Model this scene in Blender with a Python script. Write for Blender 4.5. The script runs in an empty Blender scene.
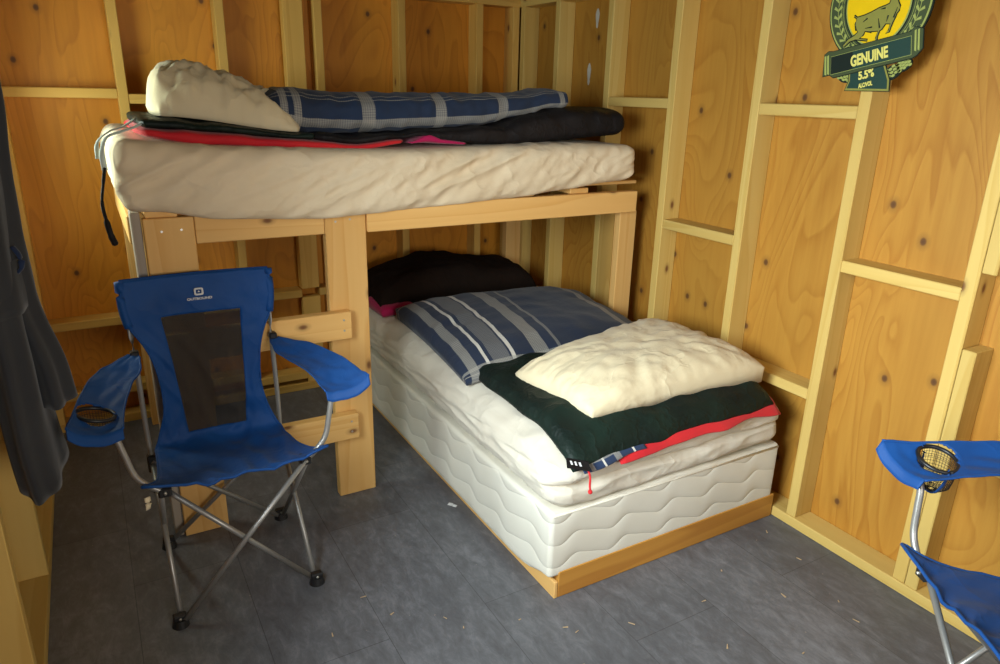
import bpy, bmesh, math, random
from mathutils import Vector, Matrix, noise
from mathutils.geometry import tessellate_polygon
random.seed(7)
S = bpy.context.scene
COL = S.collection
PI = math.pi

# ------------------------------------------------------------------ camera
YAW, PITCH, ROLL, FPX = 0.528333, 0.326752, -0.0241613, 704.4
fw = Vector((math.sin(YAW)*math.cos(PITCH), math.cos(YAW)*math.cos(PITCH), -math.sin(PITCH)))
rt = Vector((math.cos(YAW), -math.sin(YAW), 0)); dn = fw.cross(rt)
r2 = rt*math.cos(ROLL) + dn*math.sin(ROLL); d2 = -rt*math.sin(ROLL) + dn*math.cos(ROLL)
cd = bpy.data.cameras.new('camera'); cam = bpy.data.objects.new('camera', cd); COL.objects.link(cam)
m = Matrix(((r2.x, -d2.x, -fw.x, 0), (r2.y, -d2.y, -fw.y, 0), (r2.z, -d2.z, -fw.z, 1.465), (0, 0, 0, 1)))
cam.matrix_world = m
cd.sensor_fit = 'HORIZONTAL'; cd.sensor_width = 36; cd.lens = FPX/1000*36; cd.clip_start = 0.02
S.camera = cam

# ------------------------------------------------------------------ world, lights, exposure
w = bpy.data.worlds.new('sky'); S.world = w; w.use_nodes = True
bg = w.node_tree.nodes['Background']; bg.inputs[0].default_value = (0.62, 0.75, 0.9, 1); bg.inputs[1].default_value = 1.0
def area(name, loc, aim, sx, sy, power, color, spread=180):
    l = bpy.data.lights.new(name, 'AREA'); l.shape = 'RECTANGLE'; l.size = sx; l.size_y = sy
    l.energy = power; l.color = color; l.spread = math.radians(spread)
    o = bpy.data.objects.new(name, l); COL.objects.link(o); o.location = loc
    o.rotation_euler = (Vector(aim)-Vector(loc)).to_track_quat('-Z', 'Y').to_euler(); return o
area('window_daylight_side', (-0.40, 0.85, 1.36), (1.2, 1.0, 0.75), 0.92, 0.74, 50, (0.86, 0.97, 1.0), 108)
area('front_fill_light', (0.75, -1.36, 1.35), (0.60, 1.5, 1.15), 1.1, 0.75, 20, (1.0, 0.95, 0.86), 110)  # added fill light behind the camera, source unseen
area('window_daylight_left', (-0.40, 2.72, 1.34), (1.0, 2.55, 1.22), 0.55, 0.38, 17.0, (0.86, 1.0, 0.86))
S.view_settings.view_transform = 'Standard'; S.view_settings.look = 'None'
S.view_settings.exposure = -0.46; S.view_settings.gamma = 1.0; S.view_settings.use_curve_mapping = False

# ------------------------------------------------------------------ object helpers
def new(name, me, mat=None, parent=None, loc=(0, 0, 0)):
    o = bpy.data.objects.new(name, me); COL.objects.link(o); o.location = loc
    if mat is not None and me is not None: me.materials.append(mat)
    if parent is not None:
        o.parent = parent
    return o
def wloc(o):
    v = Vector((0, 0, 0))
    while o is not None: v = v + Vector(o.location); o = o.parent
    return v
def meshobj(name, bm, mat, parent=None, smooth=False, local=False):
    """geometry is given in world coordinates (or in the parent's own when local)"""
    if parent is not None and not local:
        bmesh.ops.translate(bm, verts=bm.verts, vec=-wloc(parent)); loc = (0, 0, 0)
    elif parent is None and not local:
        c = Vector((0, 0, 0)); n = len(bm.verts)
        xs = [v.co.x for v in bm.verts]; ys = [v.co.y for v in bm.verts]; zs = [v.co.z for v in bm.verts]
        c = Vector(((min(xs)+max(xs))/2, (min(ys)+max(ys))/2, min(zs)))
        bmesh.ops.translate(bm, verts=bm.verts, vec=-c); loc = c
    else: loc = (0, 0, 0)
    bmesh.ops.recalc_face_normals(bm, faces=bm.faces)
    me = bpy.data.meshes.new(name); bm.to_mesh(me); bm.free()
    if smooth:
        for p in me.polygons: p.use_smooth = True
    return new(name, me, mat, parent, loc)
def tag(o, label, cat, group=None):
    o['label'] = label; o['category'] = cat
    if group: o['group'] = group
    return o
def structure(o, label=None):
    o['kind'] = 'structure'
    if label: o['label'] = label
    return o
def thing(name, label, cat, loc, group=None, rz=0):
    o = bpy.data.objects.new(name, None); COL.objects.link(o); o.location = loc; o.rotation_euler = (0, 0, rz)
    o.empty_display_size = 0.1
    return tag(o, label, cat, group)
def copy_tree(o, parent=None):
    c = o.copy(); COL.objects.link(c); c.parent = parent
    for ch in list(o.children): copy_tree(ch, c)
    return c
def box(bm, a, b, bevel=0.0025):
    x0, y0, z0 = a; x1, y1, z1 = b
    vs = [bm.verts.new(p) for p in ((x0,y0,z0),(x1,y0,z0),(x1,y1,z0),(x0,y1,z0),(x0,y0,z1),(x1,y0,z1),(x1,y1,z1),(x0,y1,z1))]
    fs = [bm.faces.new([vs[i] for i in f]) for f in ((0,3,2,1),(4,5,6,7),(0,1,5,4),(1,2,6,5),(2,3,7,6),(3,0,4,7))]
    if bevel:
        es = list({e for f in fs for e in f.edges})
        bmesh.ops.bevel(bm, geom=es, offset=bevel, segments=1, affect='EDGES')
    return bm
def B(a, b, bevel=0.0025):
    return box(bmesh.new(), a, b, bevel)
def catmull(pts, n=8):
    P = [Vector(p) for p in pts]; P = [2*P[0]-P[1]] + P + [2*P[-1]-P[-2]]; out = []
    for i in range(1, len(P)-2):
        for k in range(n):
            t = k/n; a, b, c, d = P[i-1], P[i], P[i+1], P[i+2]
            out.append(0.5*((2*b)+(-a+c)*t+(2*a-5*b+4*c-d)*t*t+(-a+3*b-3*c+d)*t*t*t))
    out.append(P[-2]); return out
def tube(bm, pts, r, n=12, smooth=0, flat=1.0):
    P = catmull(pts, smooth) if smooth else [Vector(p) for p in pts]
    rings = []; up = Vector((0, 0, 1))
    for i, p in enumerate(P):
        t = (P[min(i+1, len(P)-1)] - P[max(i-1, 0)]).normalized()
        a = t.cross(up)
        if a.length < 0.05: a = t.cross(Vector((0, 1, 0)))
        a.normalize(); b = t.cross(a).normalized()
        rr = r[i*(len(r)-1)//max(1, len(P)-1)] if isinstance(r, (list, tuple)) else r
        rings.append([bm.verts.new(p + a*math.cos(2*PI*k/n)*rr + b*math.sin(2*PI*k/n)*rr*flat) for k in range(n)])
    for A, C in zip(rings, rings[1:]):
        for k in range(n): bm.faces.new((A[k], A[(k+1) % n], C[(k+1) % n], C[k]))
    bm.faces.new(rings[0][::-1]); bm.faces.new(rings[-1])
    return bm
def T(pts, r, n=12, smooth=0, flat=1.0): return tube(bmesh.new(), pts, r, n, smooth, flat)
def interp(tab, x):
    if x <= tab[0][0]: return tab[0][1]
    for (a, va), (b, vb) in zip(tab, tab[1:]):
        if x <= b:
            t = (x-a)/(b-a); return va + (vb-va)*(t*t*(3-2*t)*0.5 + t*0.5)
    return tab[-1][1]
def sst(t): t = max(0, min(1, t)); return t*t*(3-2*t)
def nz(x, y, z=0): return noise.noise(Vector((x, y, z)))
def grid(bm, nu, nv, fn, uv=True, flip=False):
    vs = [[bm.verts.new(fn(i/nu, j/nv)) for i in range(nu+1)] for j in range(nv+1)]
    L = bm.loops.layers.uv.verify()
    for j in range(nv):
        for i in range(nu):
            q = [(i, j), (i+1, j), (i+1, j+1), (i, j+1)]
            f = bm.faces.new([vs[b][a] for a, b in q])
            for lp, (a, b) in zip(f.loops, q): lp[L].uv = (a/nu, b/nv)
    return vs
def prism(bm, pts, h0, h1, to):
    """closed outline extruded from h0 to h1; to(u, v, h) gives the point"""
    a = [bm.verts.new(to(u, v, h0)) for u, v in pts]; b = [bm.verts.new(to(u, v, h1)) for u, v in pts]
    n = len(pts)
    for i in range(n): bm.faces.new((a[i], a[(i+1) % n], b[(i+1) % n], b[i]))
    for tri in tessellate_polygon([[Vector((u, v, 0)) for u, v in pts]]):
        bm.faces.new([a[k] for k in tri]); bm.faces.new([b[k] for k in tri][::-1])
    return bm

# ------------------------------------------------------------------ material helpers
class NT:
    def __init__(s, name):
        s.m = bpy.data.materials.new(name); s.m.use_nodes = True; s.t = s.m.node_tree
        s.b = s.t.nodes['Principled BSDF']; s.out = s.t.nodes['Material Output']
    def n(s, k, **kw):
        o = s.t.nodes.new(k)
        for a, v in kw.items(): setattr(o, a, v)
        return o
    def l(s, a, b): s.t.links.new(a, b)
    def math(s, op, a, b=None, c=None, clamp=False):
        o = s.n('ShaderNodeMath', operation=op); o.use_clamp = clamp
        for i, v in enumerate((a, b, c)):
            if v is None: continue
            if isinstance(v, (int, float)): o.inputs[i].default_value = v
            else: s.l(v, o.inputs[i])
        return o.outputs[0]
    def ramp(s, f, stops, interp='LINEAR'):
        o = s.n('ShaderNodeValToRGB'); cr = o.color_ramp; cr.interpolation = interp
        while len(cr.elements) < len(stops): cr.elements.new(0.5)
        for e, (p, c) in zip(cr.elements, stops):
            e.position = p; e.color = (c, c, c, 1) if isinstance(c, (int, float)) else (*c, 1)
        s.l(f, o.inputs[0]); return o.outputs[0]
    def mix(s, f, a, b, mode='MIX'):
        o = s.n('ShaderNodeMix', data_type='RGBA', blend_type=mode)
        for sock, v in ((o.inputs[0], f), (o.inputs[6], a), (o.inputs[7], b)):
            if isinstance(v, (int, float)): sock.default_value = v
            elif isinstance(v, tuple): sock.default_value = (*v, 1)
            else: s.l(v, sock)
        return o.outputs[2]
    def noise(s, vec, scale, detail=3, rough=0.5, dist=0.0):
        o = s.n('ShaderNodeTexNoise'); o.inputs['Scale'].default_value = scale; o.inputs['Detail'].default_value = detail
        o.inputs['Roughness'].default_value = rough; o.inputs['Distortion'].default_value = dist
        if vec is not None: s.l(vec, o.inputs['Vector'])
        return o.outputs['Fac']
    def coord(s, scale=(1, 1, 1), which='Object', rnd=0.0):
        tc = s.n('ShaderNodeTexCoord'); v = tc.outputs[which]
        if rnd:
            oi = s.n('ShaderNodeObjectInfo'); mm = s.math('MULTIPLY', oi.outputs['Random'], rnd)
            cx = s.n('ShaderNodeCombineXYZ'); [s.l(mm, cx.inputs[i]) for i in range(3)]
            va = s.n('ShaderNodeVectorMath', operation='ADD'); s.l(v, va.inputs[0]); s.l(cx.outputs[0], va.inputs[1]); v = va.outputs[0]
        mp = s.n('ShaderNodeMapping'); mp.inputs['Scale'].default_value = scale; s.l(v, mp.inputs['Vector'])
        return mp.outputs[0]
    def bump(s, h, strength=0.3, dist=0.01):
        o = s.n('ShaderNodeBump'); o.inputs['Strength'].default_value = strength; o.inputs['Distance'].default_value = dist
        s.l(h, o.inputs['Height']); s.l(o.outputs[0], s.b.inputs['Normal'])
    def color(s, c):
        if isinstance(c, tuple): s.b.inputs['Base Color'].default_value = (*c, 1)
        else: s.l(c, s.b.inputs['Base Color'])
    def rough(s, r): 
        if isinstance(r, (int, float)): s.b.inputs['Roughness'].default_value = r
        else: s.l(r, s.b.inputs['Roughness'])
def mix3(a, b, t): return tuple(x+(y-x)*t for x, y in zip(a, b))

def pine(name, axis, light, dark, knots=True, rough=0.62):
    q = NT(name); st = 0.055
    sc = {'x': (st, 1, 1), 'y': (1, st, 1), 'z': (1, 1, st)}[axis]
    v = q.coord(sc, rnd=9.0)
    n1 = q.noise(v, 14, 4, 0.6, 0.6)
    rings = q.math('FRACT', q.math('MULTIPLY', q.noise(v, 6, 2, 0.5, 0.4), 9.0))
    rings = q.ramp(rings, [(0, 0.25), (0.7, 0.6), (0.93, 1.0), (1, 0.25)])
    f = q.math('ADD', q.math('MULTIPLY', rings, 0.4), q.math('MULTIPLY', n1, 0.55))
    c = q.ramp(f, [(0.2, light), (0.85, dark)])
    big = q.noise(q.coord(rnd=5.0), 2.2, 2)
    c = q.mix(q.math('MULTIPLY', big, 0.35), c, mix3(light, (0.55, 0.28, 0.08), 0.5))
    oi = q.n('ShaderNodeObjectInfo')
    hs = q.n('ShaderNodeHueSaturation'); q.l(c, hs.inputs['Color'])
    q.l(q.math('ADD', q.math('MULTIPLY', oi.outputs['Random'], 0.22), 0.88), hs.inputs['Value']); c = hs.outputs[0]
    if knots:
        ks = {'x': (0.55, 1, 1), 'y': (1, 0.55, 1), 'z': (1, 1, 0.55)}[axis]
        vo = q.n('ShaderNodeTexVoronoi', voronoi_dimensions='2D'); vo.inputs['Scale'].default_value = 5.5
        sx = q.n('ShaderNodeSeparateXYZ'); q.l(q.coord(ks, rnd=7.0), sx.inputs[0]); ii = 'xyz'.index(axis); o1, o2 = [k for k in range(3) if k != ii]
        cx2 = q.n('ShaderNodeCombineXYZ'); q.l(q.math('ADD', sx.outputs[o1], sx.outputs[o2]), cx2.inputs[0]); q.l(sx.outputs[ii], cx2.inputs[1]); q.l(cx2.outputs[0], vo.inputs['Vector'])
        wn = q.n('ShaderNodeSeparateColor'); q.l(vo.outputs['Color'], wn.inputs[0])
        sel = q.math('GREATER_THAN', wn.outputs[0], 0.55)
        d = q.ramp(vo.outputs['Distance'], [(0.0, 1), (0.03, 0.85), (0.055, 0.3), (0.10, 0)])
        c = q.mix(q.math('MULTIPLY', d, sel), c, (0.16, 0.06, 0.02))
    q.color(c); q.rough(rough); q.bump(f, 0.15, 0.002); q.b.inputs['Specular IOR Level'].default_value = 0.3
    return q.m

PALE, PALED = (0.71, 0.52, 0.165), (0.57, 0.36, 0.08)
stud_z = pine('pine_vertical', 'z', PALE, PALED); stud_x = pine('pine_lengthwise', 'x', PALE, PALED); stud_y = pine('pine_crosswise', 'y', PALE, PALED)
HON, HOND = (0.82, 0.52, 0.19), (0.66, 0.33, 0.08)
bunk_z = pine('bunk_pine_vertical', 'z', HON, HOND); bunk_x = pine('bunk_pine_lengthwise', 'x', HON, HOND); bunk_y = pine('bunk_pine_crosswise', 'y', HON, HOND)
orange_z = pine('orange_pine_vertical', 'z', (0.72, 0.46, 0.12), (0.56, 0.31, 0.06)); orange_x = pine('orange_pine_lengthwise', 'x', (0.72, 0.46, 0.12), (0.56, 0.31, 0.06))  # more orange pine tone for the back wall framing
weath = pine('weathered_pine', 'z', (0.40, 0.36, 0.30), (0.26, 0.22, 0.17), False)
amber = pine('varnished_board', 'x', (0.66, 0.33, 0.06), (0.42, 0.16, 0.025), True, 0.4)

def plywood(name, a, b, c3, seam_axis=None):
    q = NT(name)
    v = q.coord((1, 1, 0.33), rnd=0)
    n = q.noise(v, 3.0, 2.5, 0.5, 0.6)
    fig = q.math('FRACT', q.math('MULTIPLY', n, 19.0))
    fig = q.ramp(fig, [(0, 0.15), (0.6, 0.45), (0.9, 1.0), (1.0, 0.15)])
    fine = q.noise(q.coord((1, 1, 0.06)), 60, 3, 0.6)
    f = q.math('ADD', q.math('MULTIPLY', fig, 0.42), q.math('MULTIPLY', fine, 0.5))
    col = q.ramp(f, [(0.15, a), (0.9, b)])
    col = q.mix(q.ramp(q.noise(q.coord((1, 1, 0.6)), 1.6, 3), [(0.4, 0.0), (0.75, 0.5)]), col, c3)
    vo = q.n('ShaderNodeTexVoronoi', voronoi_dimensions='2D'); vo.inputs['Scale'].default_value = 4.3
    sx = q.n('ShaderNodeSeparateXYZ'); q.l(q.coord((1, 1, 0.8)), sx.inputs[0]); cx2 = q.n('ShaderNodeCombineXYZ')
    q.l(q.math('ADD', sx.outputs[0], sx.outputs[1]), cx2.inputs[0]); q.l(sx.outputs[2], cx2.inputs[1]); q.l(cx2.outputs[0], vo.inputs['Vector'])
    sc = q.n('ShaderNodeSeparateColor'); q.l(vo.outputs['Color'], sc.inputs[0])
    sel = q.math('GREATER_THAN', sc.outputs[0], 0.38)
    d = q.ramp(vo.outputs['Distance'], [(0.0, 1), (0.03, 0.9), (0.05, 0.3), (0.11, 0)])
    col = q.mix(q.math('MULTIPLY', d, sel), col, (0.11, 0.045, 0.015))
    q.color(col); q.rough(0.55); q.bump(f, 0.1, 0.002); q.b.inputs['Specular IOR Level'].default_value = 0.3
    return q.m
ply_right = plywood('plywood_golden', (0.50, 0.245, 0.036), (0.34, 0.13, 0.013), (0.44, 0.235, 0.040))
ply_back = plywood('plywood_brown', (0.66, 0.27, 0.024), (0.44, 0.155, 0.011), (0.54, 0.26, 0.024))

def cloth(name, col, col2=None, weave=900, rough=0.85, crease=0.25, cs=9.0, sheen=0.15, stretch=(1, 1, 1), cd_=0.006):
    q = NT(name); col2 = col2 or mix3(col, (0, 0, 0), 0.25)
    n = q.noise(q.coord(stretch), cs, 3, 0.5, 0.2)
    q.color(q.mix(q.ramp(q.noise(q.coord(), 5, 3), [(0.35, 0.0), (0.7, 1.0)]), col, col2))
    fine = q.noise(q.coord(), weave, 1)
    rd = q.math('SUBTRACT', 1.0, q.math('ABSOLUTE', q.math('SUBTRACT', q.math('MULTIPLY', n, 2.0), 1.0)))
    n = q.math('ADD', q.math('MULTIPLY', q.math('POWER', rd, 6.0), 0.30), q.math('MULTIPLY', n, 0.5))
    q.bump(q.math('ADD', n, q.math('MULTIPLY', fine, 0.04)), crease, cd_); q.rough(rough)
    q.b.inputs['Sheen Weight'].default_value = sheen; q.b.inputs['Specular IOR Level'].default_value = 0.25 if max(col) > 0.03 else 0.10
    return q.m
def plain(name, col, rough=0.5, metal=0.0, spec=0.5):
    q = NT(name); n = q.noise(q.coord(), 40, 2)
    q.color(q.mix(q.math('MULTIPLY', n, 0.3), col, mix3(col, (0, 0, 0), 0.3))); q.rough(rough)
    q.b.inputs['Metallic'].default_value = metal; q.b.inputs['Specular IOR Level'].default_value = spec
    return q.m

sheet_m = cloth('cream_sheet', (0.70, 0.65, 0.54), (0.66, 0.60, 0.49), crease=0.5, cs=4.5, sheen=0.1, stretch=(1.2, 1.2, 1.6), cd_=0.022)
tan_sheet = cloth('tan_sheet', (0.76, 0.63, 0.44), (0.71, 0.57, 0.38), crease=0.5, cs=4.5, sheen=0.1, stretch=(1.2, 1.2, 1.6), cd_=0.022)
pillow_m = cloth('ivory_pillowcase', (0.74, 0.64, 0.43), (0.70, 0.59, 0.38), crease=0.5, cs=6, stretch=(1, 1.6, 1), cd_=0.018)
black_m = cloth('black_nylon', (0.012, 0.011, 0.012), (0.020, 0.017, 0.017), rough=0.5, crease=0.6, cs=12, sheen=0.0, cd_=0.015)
dkgreen_m = cloth('dark_green_nylon', (0.012, 0.024, 0.018), (0.008, 0.012, 0.011), rough=0.45, crease=0.7, cs=14, sheen=0.0, cd_=0.012)
brown_m = cloth('brown_black_fleece', (0.012, 0.008, 0.006), (0.018, 0.011, 0.008), rough=1.0, crease=0.4, cs=14, sheen=0.0, cd_=0.015)
red_m = cloth('red_lining', (0.62, 0.018, 0.022), (0.50, 0.010, 0.02), rough=0.7, crease=0.5, cs=10)
magenta_m = cloth('magenta_lining', (0.45, 0.008, 0.09), (0.35, 0.006, 0.07), rough=0.7)
blue_m = cloth('blue_polyester', (0.005, 0.064, 0.25), (0.004, 0.050, 0.20), rough=0.6, crease=0.45, cs=7, sheen=0.05, cd_=0.012)
grey_cloth = cloth('slate_grey_wool', (0.036, 0.039, 0.045), (0.026, 0.028, 0.033), rough=0.95, crease=0.3, cs=8)
navy_strap = cloth('navy_webbing', (0.015, 0.03, 0.08))
black_plastic = plain('black_plastic', (0.012, 0.012, 0.013), 0.4)
steel = plain('grey_coated_steel', (0.34, 0.33, 0.31), 0.38, 0.55)
screw_m = plain('zinc_screw', (0.6, 0.58, 0.52), 0.35, 0.8)
white_print = plain('white_print', (0.72, 0.73, 0.74), 0.7)
strap_m = plain('pale_webbing', (0.55, 0.62, 0.58), 0.8)
chip_m = plain('wood_chip', (0.5, 0.36, 0.2), 0.8)
paper_m = plain('white_paper', (0.66, 0.66, 0.66), 0.8)
putty_m = plain('white_filler', (0.62, 0.60, 0.52), 0.9)
tin_green = plain('sign_green', (0.055, 0.075, 0.03), 0.6, 0, 0.2); tin_black = plain('sign_black', (0.008, 0.016, 0.012), 0.6, 0, 0.2); tin_teal = plain('sign_teal', (0.012, 0.045, 0.034), 0.5, 0, 0.3)
tin_yellow = plain('sign_yellow', (0.80, 0.52, 0.002), 0.55, 0, 0.2); tin_olive = plain('sign_olive', (0.25, 0.24, 0.05), 0.6, 0, 0.2)
tin_lime = plain('sign_lime', (0.34, 0.38, 0.10), 0.6, 0, 0.2); tin_letter = plain('sign_letter', (0.74, 0.66, 0.16), 0.6, 0, 0.2)
hessian = plain('outside_gravel', (0.18, 0.2, 0.12), 0.95)

def vinyl():
    q = NT('grey_vinyl_plank')
    br = q.n('ShaderNodeTexBrick'); br.inputs['Scale'].default_value = 1.0
    br.inputs['Brick Width'].default_value = 0.92; br.inputs['Row Height'].default_value = 0.305
    br.inputs['Mortar Size'].default_value = 0.0012; br.inputs['Color1'].default_value = (0.30, 0.30, 0.30, 1); br.inputs['Color2'].default_value = (0.7, 0.7, 0.7, 1)
    br.inputs['Mortar'].default_value = (0.0, 0.0, 0.0, 1); br.offset = 0.37
    tc = q.n('ShaderNodeTexCoord'); mp = q.n('ShaderNodeMapping'); mp.inputs['Rotation'].default_value = (0, 0, PI/2)
    mp.inputs['Location'].default_value = (0.13, 0.02, 0)
    q.l(tc.outputs['Object'], mp.inputs['Vector']); q.l(mp.outputs[0], br.inputs['Vector'])
    n1 = q.noise(q.coord((1, 0.45, 1)), 26, 8, 0.78, 0.4); n2 = q.noise(q.coord(), 2.0, 4, 0.6)
    f = q.math('ADD', q.math('MULTIPLY', n1, 0.75), q.math('MULTIPLY', n2, 0.35))
    c = q.ramp(f, [(0.3, (0.052, 0.052, 0.058)), (0.55, (0.115, 0.118, 0.130)), (0.8, (0.23, 0.235, 0.255))])
    sp = q.n('ShaderNodeSeparateColor'); q.l(br.outputs['Color'], sp.inputs[0])
    hs = q.n('ShaderNodeHueSaturation'); q.l(c, hs.inputs['Color']); q.l(q.math('ADD', q.math('MULTIPLY', sp.outputs[0], 0.5), 0.76), hs.inputs['Value'])
    c = q.mix(q.math('MULTIPLY', br.outputs['Fac'], 0.3), hs.outputs[0], (0.02, 0.02, 0.02))
    v = q.n('ShaderNodeTexVoronoi'); v.inputs['Scale'].default_value = 26
    q.l(q.coord(), v.inputs['Vector']); dots = q.ramp(v.outputs['Distance'], [(0.0, 1), (0.05, 0.4), (0.07, 0)])
    s2 = q.n('ShaderNodeSeparateColor'); q.l(v.outputs['Color'], s2.inputs[0])
    c = q.mix(q.math('MULTIPLY', dots, q.math('GREATER_THAN', s2.outputs[1], 0.82)), c, (0.32, 0.28, 0.22))
    q.color(c); q.rough(q.ramp(n1, [(0.3, 0.42), (0.8, 0.62)])); q.bump(n1, 0.12, 0.002)
    return q.m
floor_m = vinyl()

# ------------------------------------------------------------------ room shell
XW, YB, XL, YF, D = 2.04, 3.37, -0.273, -1.25, 0.089     # stud faces and stud depth
ZT = 1.882                                              # underside of the top plates
structure(meshobj('floor', B((XL-D-0.01, YF-D-0.01, -0.05), (XW+D+0.01, YB+D+0.01, 0), 0), floor_m), 'dark grey vinyl plank floor')
structure(meshobj('ground', B((-6, -8, -0.12), (6, 8, -0.06), 0), hessian), 'ground outside the cabin')
def holed(axis, c0, c1, a0, a1, z0, z1, holes):
    """a wall panel between a0 and a1 with rectangular openings (a,b,za,zb), as one mesh"""
    bm = bmesh.new(); A = sorted({a0, a1, *[h[0] for h in holes], *[h[1] for h in holes]}); Z = sorted({z0, z1, *[h[2] for h in holes], *[h[3] for h in holes]})
    for p, r in zip(A, A[1:]):
        for s_, t in zip(Z, Z[1:]):
            if any(h[0] <= p and r <= h[1] and h[2] <= s_ and t <= h[3] for h in holes): continue
            if axis == 'x': box(bm, (c0, p, s_), (c1, r, t), 0)
            else: box(bm, (p, c0, s_), (r, c1, t), 0)
    return bm
LW = (2.44, 3.02, 1.14, 1.54); SW = (0.36, 1.33, 0.97, 1.76); FW = (0.20, 1.30, 0.95, 1.75)
wb = structure(meshobj('wall_back', holed('y', YB+D, YB+D+0.012, XL-D, XW+D, -0.05, 2.02, []), ply_back), 'brown plywood back wall with open studs')
wr = structure(meshobj('wall_right', holed('x', XW+D, XW+D+0.012, YF-D, YB+D, -0.05, 2.02, []), ply_right), 'golden plywood right wall with open studs')
ceil_dark = plain('dark_bounce_cut', (0.07, 0.055, 0.04), 0.9)  # unseen ceiling surface, made dark to cut bounced light
wl = structure(meshobj('wall_left', holed('x', XL-D-0.012, XL-D, YF-D, YB+D, -0.05, 2.02, [LW, SW]), ply_right), 'plywood left wall with open studs')
wf = structure(meshobj('wall_front', holed('y', YF-D-0.012, YF-D, XL-D, XW+D, -0.05, 2.02, [FW]), ply_back), 'plywood wall behind the camera')
cl = structure(meshobj('ceiling', B((XL-D, YF-D, 2.02), (XW+D, YB+D, 2.035), 0), ceil_dark), 'unseen ceiling on rafters, darkened to cut bounced light')
for y in [YF+0.3+0.6*k for k in range(8)]:
    if y < YB-0.1: meshobj('rafter', B((XL-D, y, 1.93), (XW+D, y+0.038, 2.02)), stud_x, cl)
# back wall framing
for x0 in (XL, 0.155, 0.555, 0.971, 1.372, 1.790, 2.002):
    meshobj('stud', B((x0, YB, 0.038), (x0+0.038, YB+D, ZT)), orange_z, wb)
meshobj('stud', B((0.838, YB, 0.038), (0.925, YB+0.038, 0.49)), orange_z, wb)
meshobj('stud', B((0.838, YB+0.004, 0.532), (0.925, YB+0.06, ZT)), orange_z, wb)
meshobj('top_plate', B((XL-D, YB, ZT), (XW+D, YB+D, ZT+0.04)), orange_x, wb)
meshobj('sole_plate', B((XL-D, YB, 0), (XW+D, YB+D, 0.038)), orange_x, wb)
for a, b, z in [(XL+0.038, 0.155, 1.409), (0.193, 0.555, 1.39), (1.009, 1.372, 1.395), (1.41, 1.79, 1.405), (XL+0.038, 0.155, 0.462), (0.193, 0.555, 0.462), (0.593, 0.838, 0.49-0.0), (0.925, 0.971, 0.49), (XL+0.038, 0.155, 0.14), (0.193, 0.555, 0.10), (0.593, 0.838, 0.06)]:
    meshobj('nogging', B((a, YB+0.002, z), (b, YB+D, z+0.038)), orange_x, wb)
# right wall framing
for y1 in (3.36, 3.044, 2.638, 2.222, 1.803, 1.394, 0.987, 0.58, 0.17, -0.24, -0.65, -1.06):
    meshobj('stud', B((XW, y1-0.038, 0.038), (XW+D, y1, ZT)), stud_z, wr)
meshobj('cripple_stud', B((XW-0.001, 0.909, 0.038), (XW+D, 0.947, 0.822)), stud_z, wr)
meshobj('cripple_stud', B((XW-0.001, 0.909, 1.038), (XW+D, 0.947, ZT)), stud_z, wr)
meshobj('top_plate', B((XW, YF-D, ZT), (XW+D, YB, ZT+0.04)), stud_y, wr)
meshobj('sole_plate', B((XW-0.004, YF, 0), (XW+D, YB, 0.038)), stud_y, wr)
for a, b, z in [(2.222, 2.60, 1.423), (1.803, 2.184, 0.949), (1.394, 1.765, 1.415), (1.394, 1.765, 0.489), (0.987, 1.356, 0.949), (0.58, 0.909, 0.50), (0.17, 0.542, 1.2), (2.638, 3.006, 0.95)]:
    meshobj('nogging', B((XW+0.002, a, z), (XW+D, b, z+0.038)), stud_y, wr)
for y, z, h in [(2.83, 1.80, 0.085), (2.87, 1.56, 0.10)]:
    bm = bmesh.new()
    pts = [(0.012*math.cos(t)*(1+0.3*math.sin(3*t)), h*0.5*math.sin(t)) for t in [2*PI*k/14 for k in range(14)]]
    prism(bm, pts, 0.0, 0.0015, lambda u, v, k: Vector((XW+D-k, y+u, z+v)))
    meshobj('filler_patch', bm, putty_m, wr)
# left wall framing
for y in (3.29, 3.06, 2.36-0.125, 1.70, 1.335, 0.315, -0.1, -0.5, -0.9, -1.2):
    meshobj('stud', B((XL-D, y, 0.038), (XL, y+0.038, ZT)), stud_z, wl)
meshobj('top_plate', B((XL-D, YF-D, ZT), (XL, YB, ZT+0.04)), stud_y, wl)
meshobj('sole_plate', B((XL-D, YF, 0), (XL, YB, 0.038)), stud_y, wl)
# two side windows letting daylight in, and an added front one for fill
def frame_x(name, x, y0, y1, z0, z1):
    bm = bmesh.new()
    for a, b in [((x-0.03, y0, z0), (x+0.02, y0+0.03, z1)), ((x-0.03, y1-0.03, z0), (x+0.02, y1, z1)), ((x-0.03, y0, z0), (x+0.02, y1, z0+0.03)), ((x-0.03, y0, z1-0.03), (x+0.02, y1, z1))]: box(bm, a, b)
    return structure(meshobj(name, bm, stud_y))
frame_x('window_1', XL-D, *LW); frame_x('window_3', XL-D, *SW)
bm = bmesh.new(); x0, x1, z0, z1 = FW; yy = YF-D
for a, b in [((x0, yy-0.03, z0), (x0+0.03, yy+0.02, z1)), ((x1-0.03, yy-0.03, z0), (x1, yy+0.02, z1)), ((x0, yy-0.03, z0), (x1, yy+0.02, z0+0.03)), ((x0, yy-0.03, z1-0.03), (x1, yy+0.02, z1))]: box(bm, a, b)
structure(meshobj('added_front_window', bm, stud_x))  # added window frame, built only to go round the fill light

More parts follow.
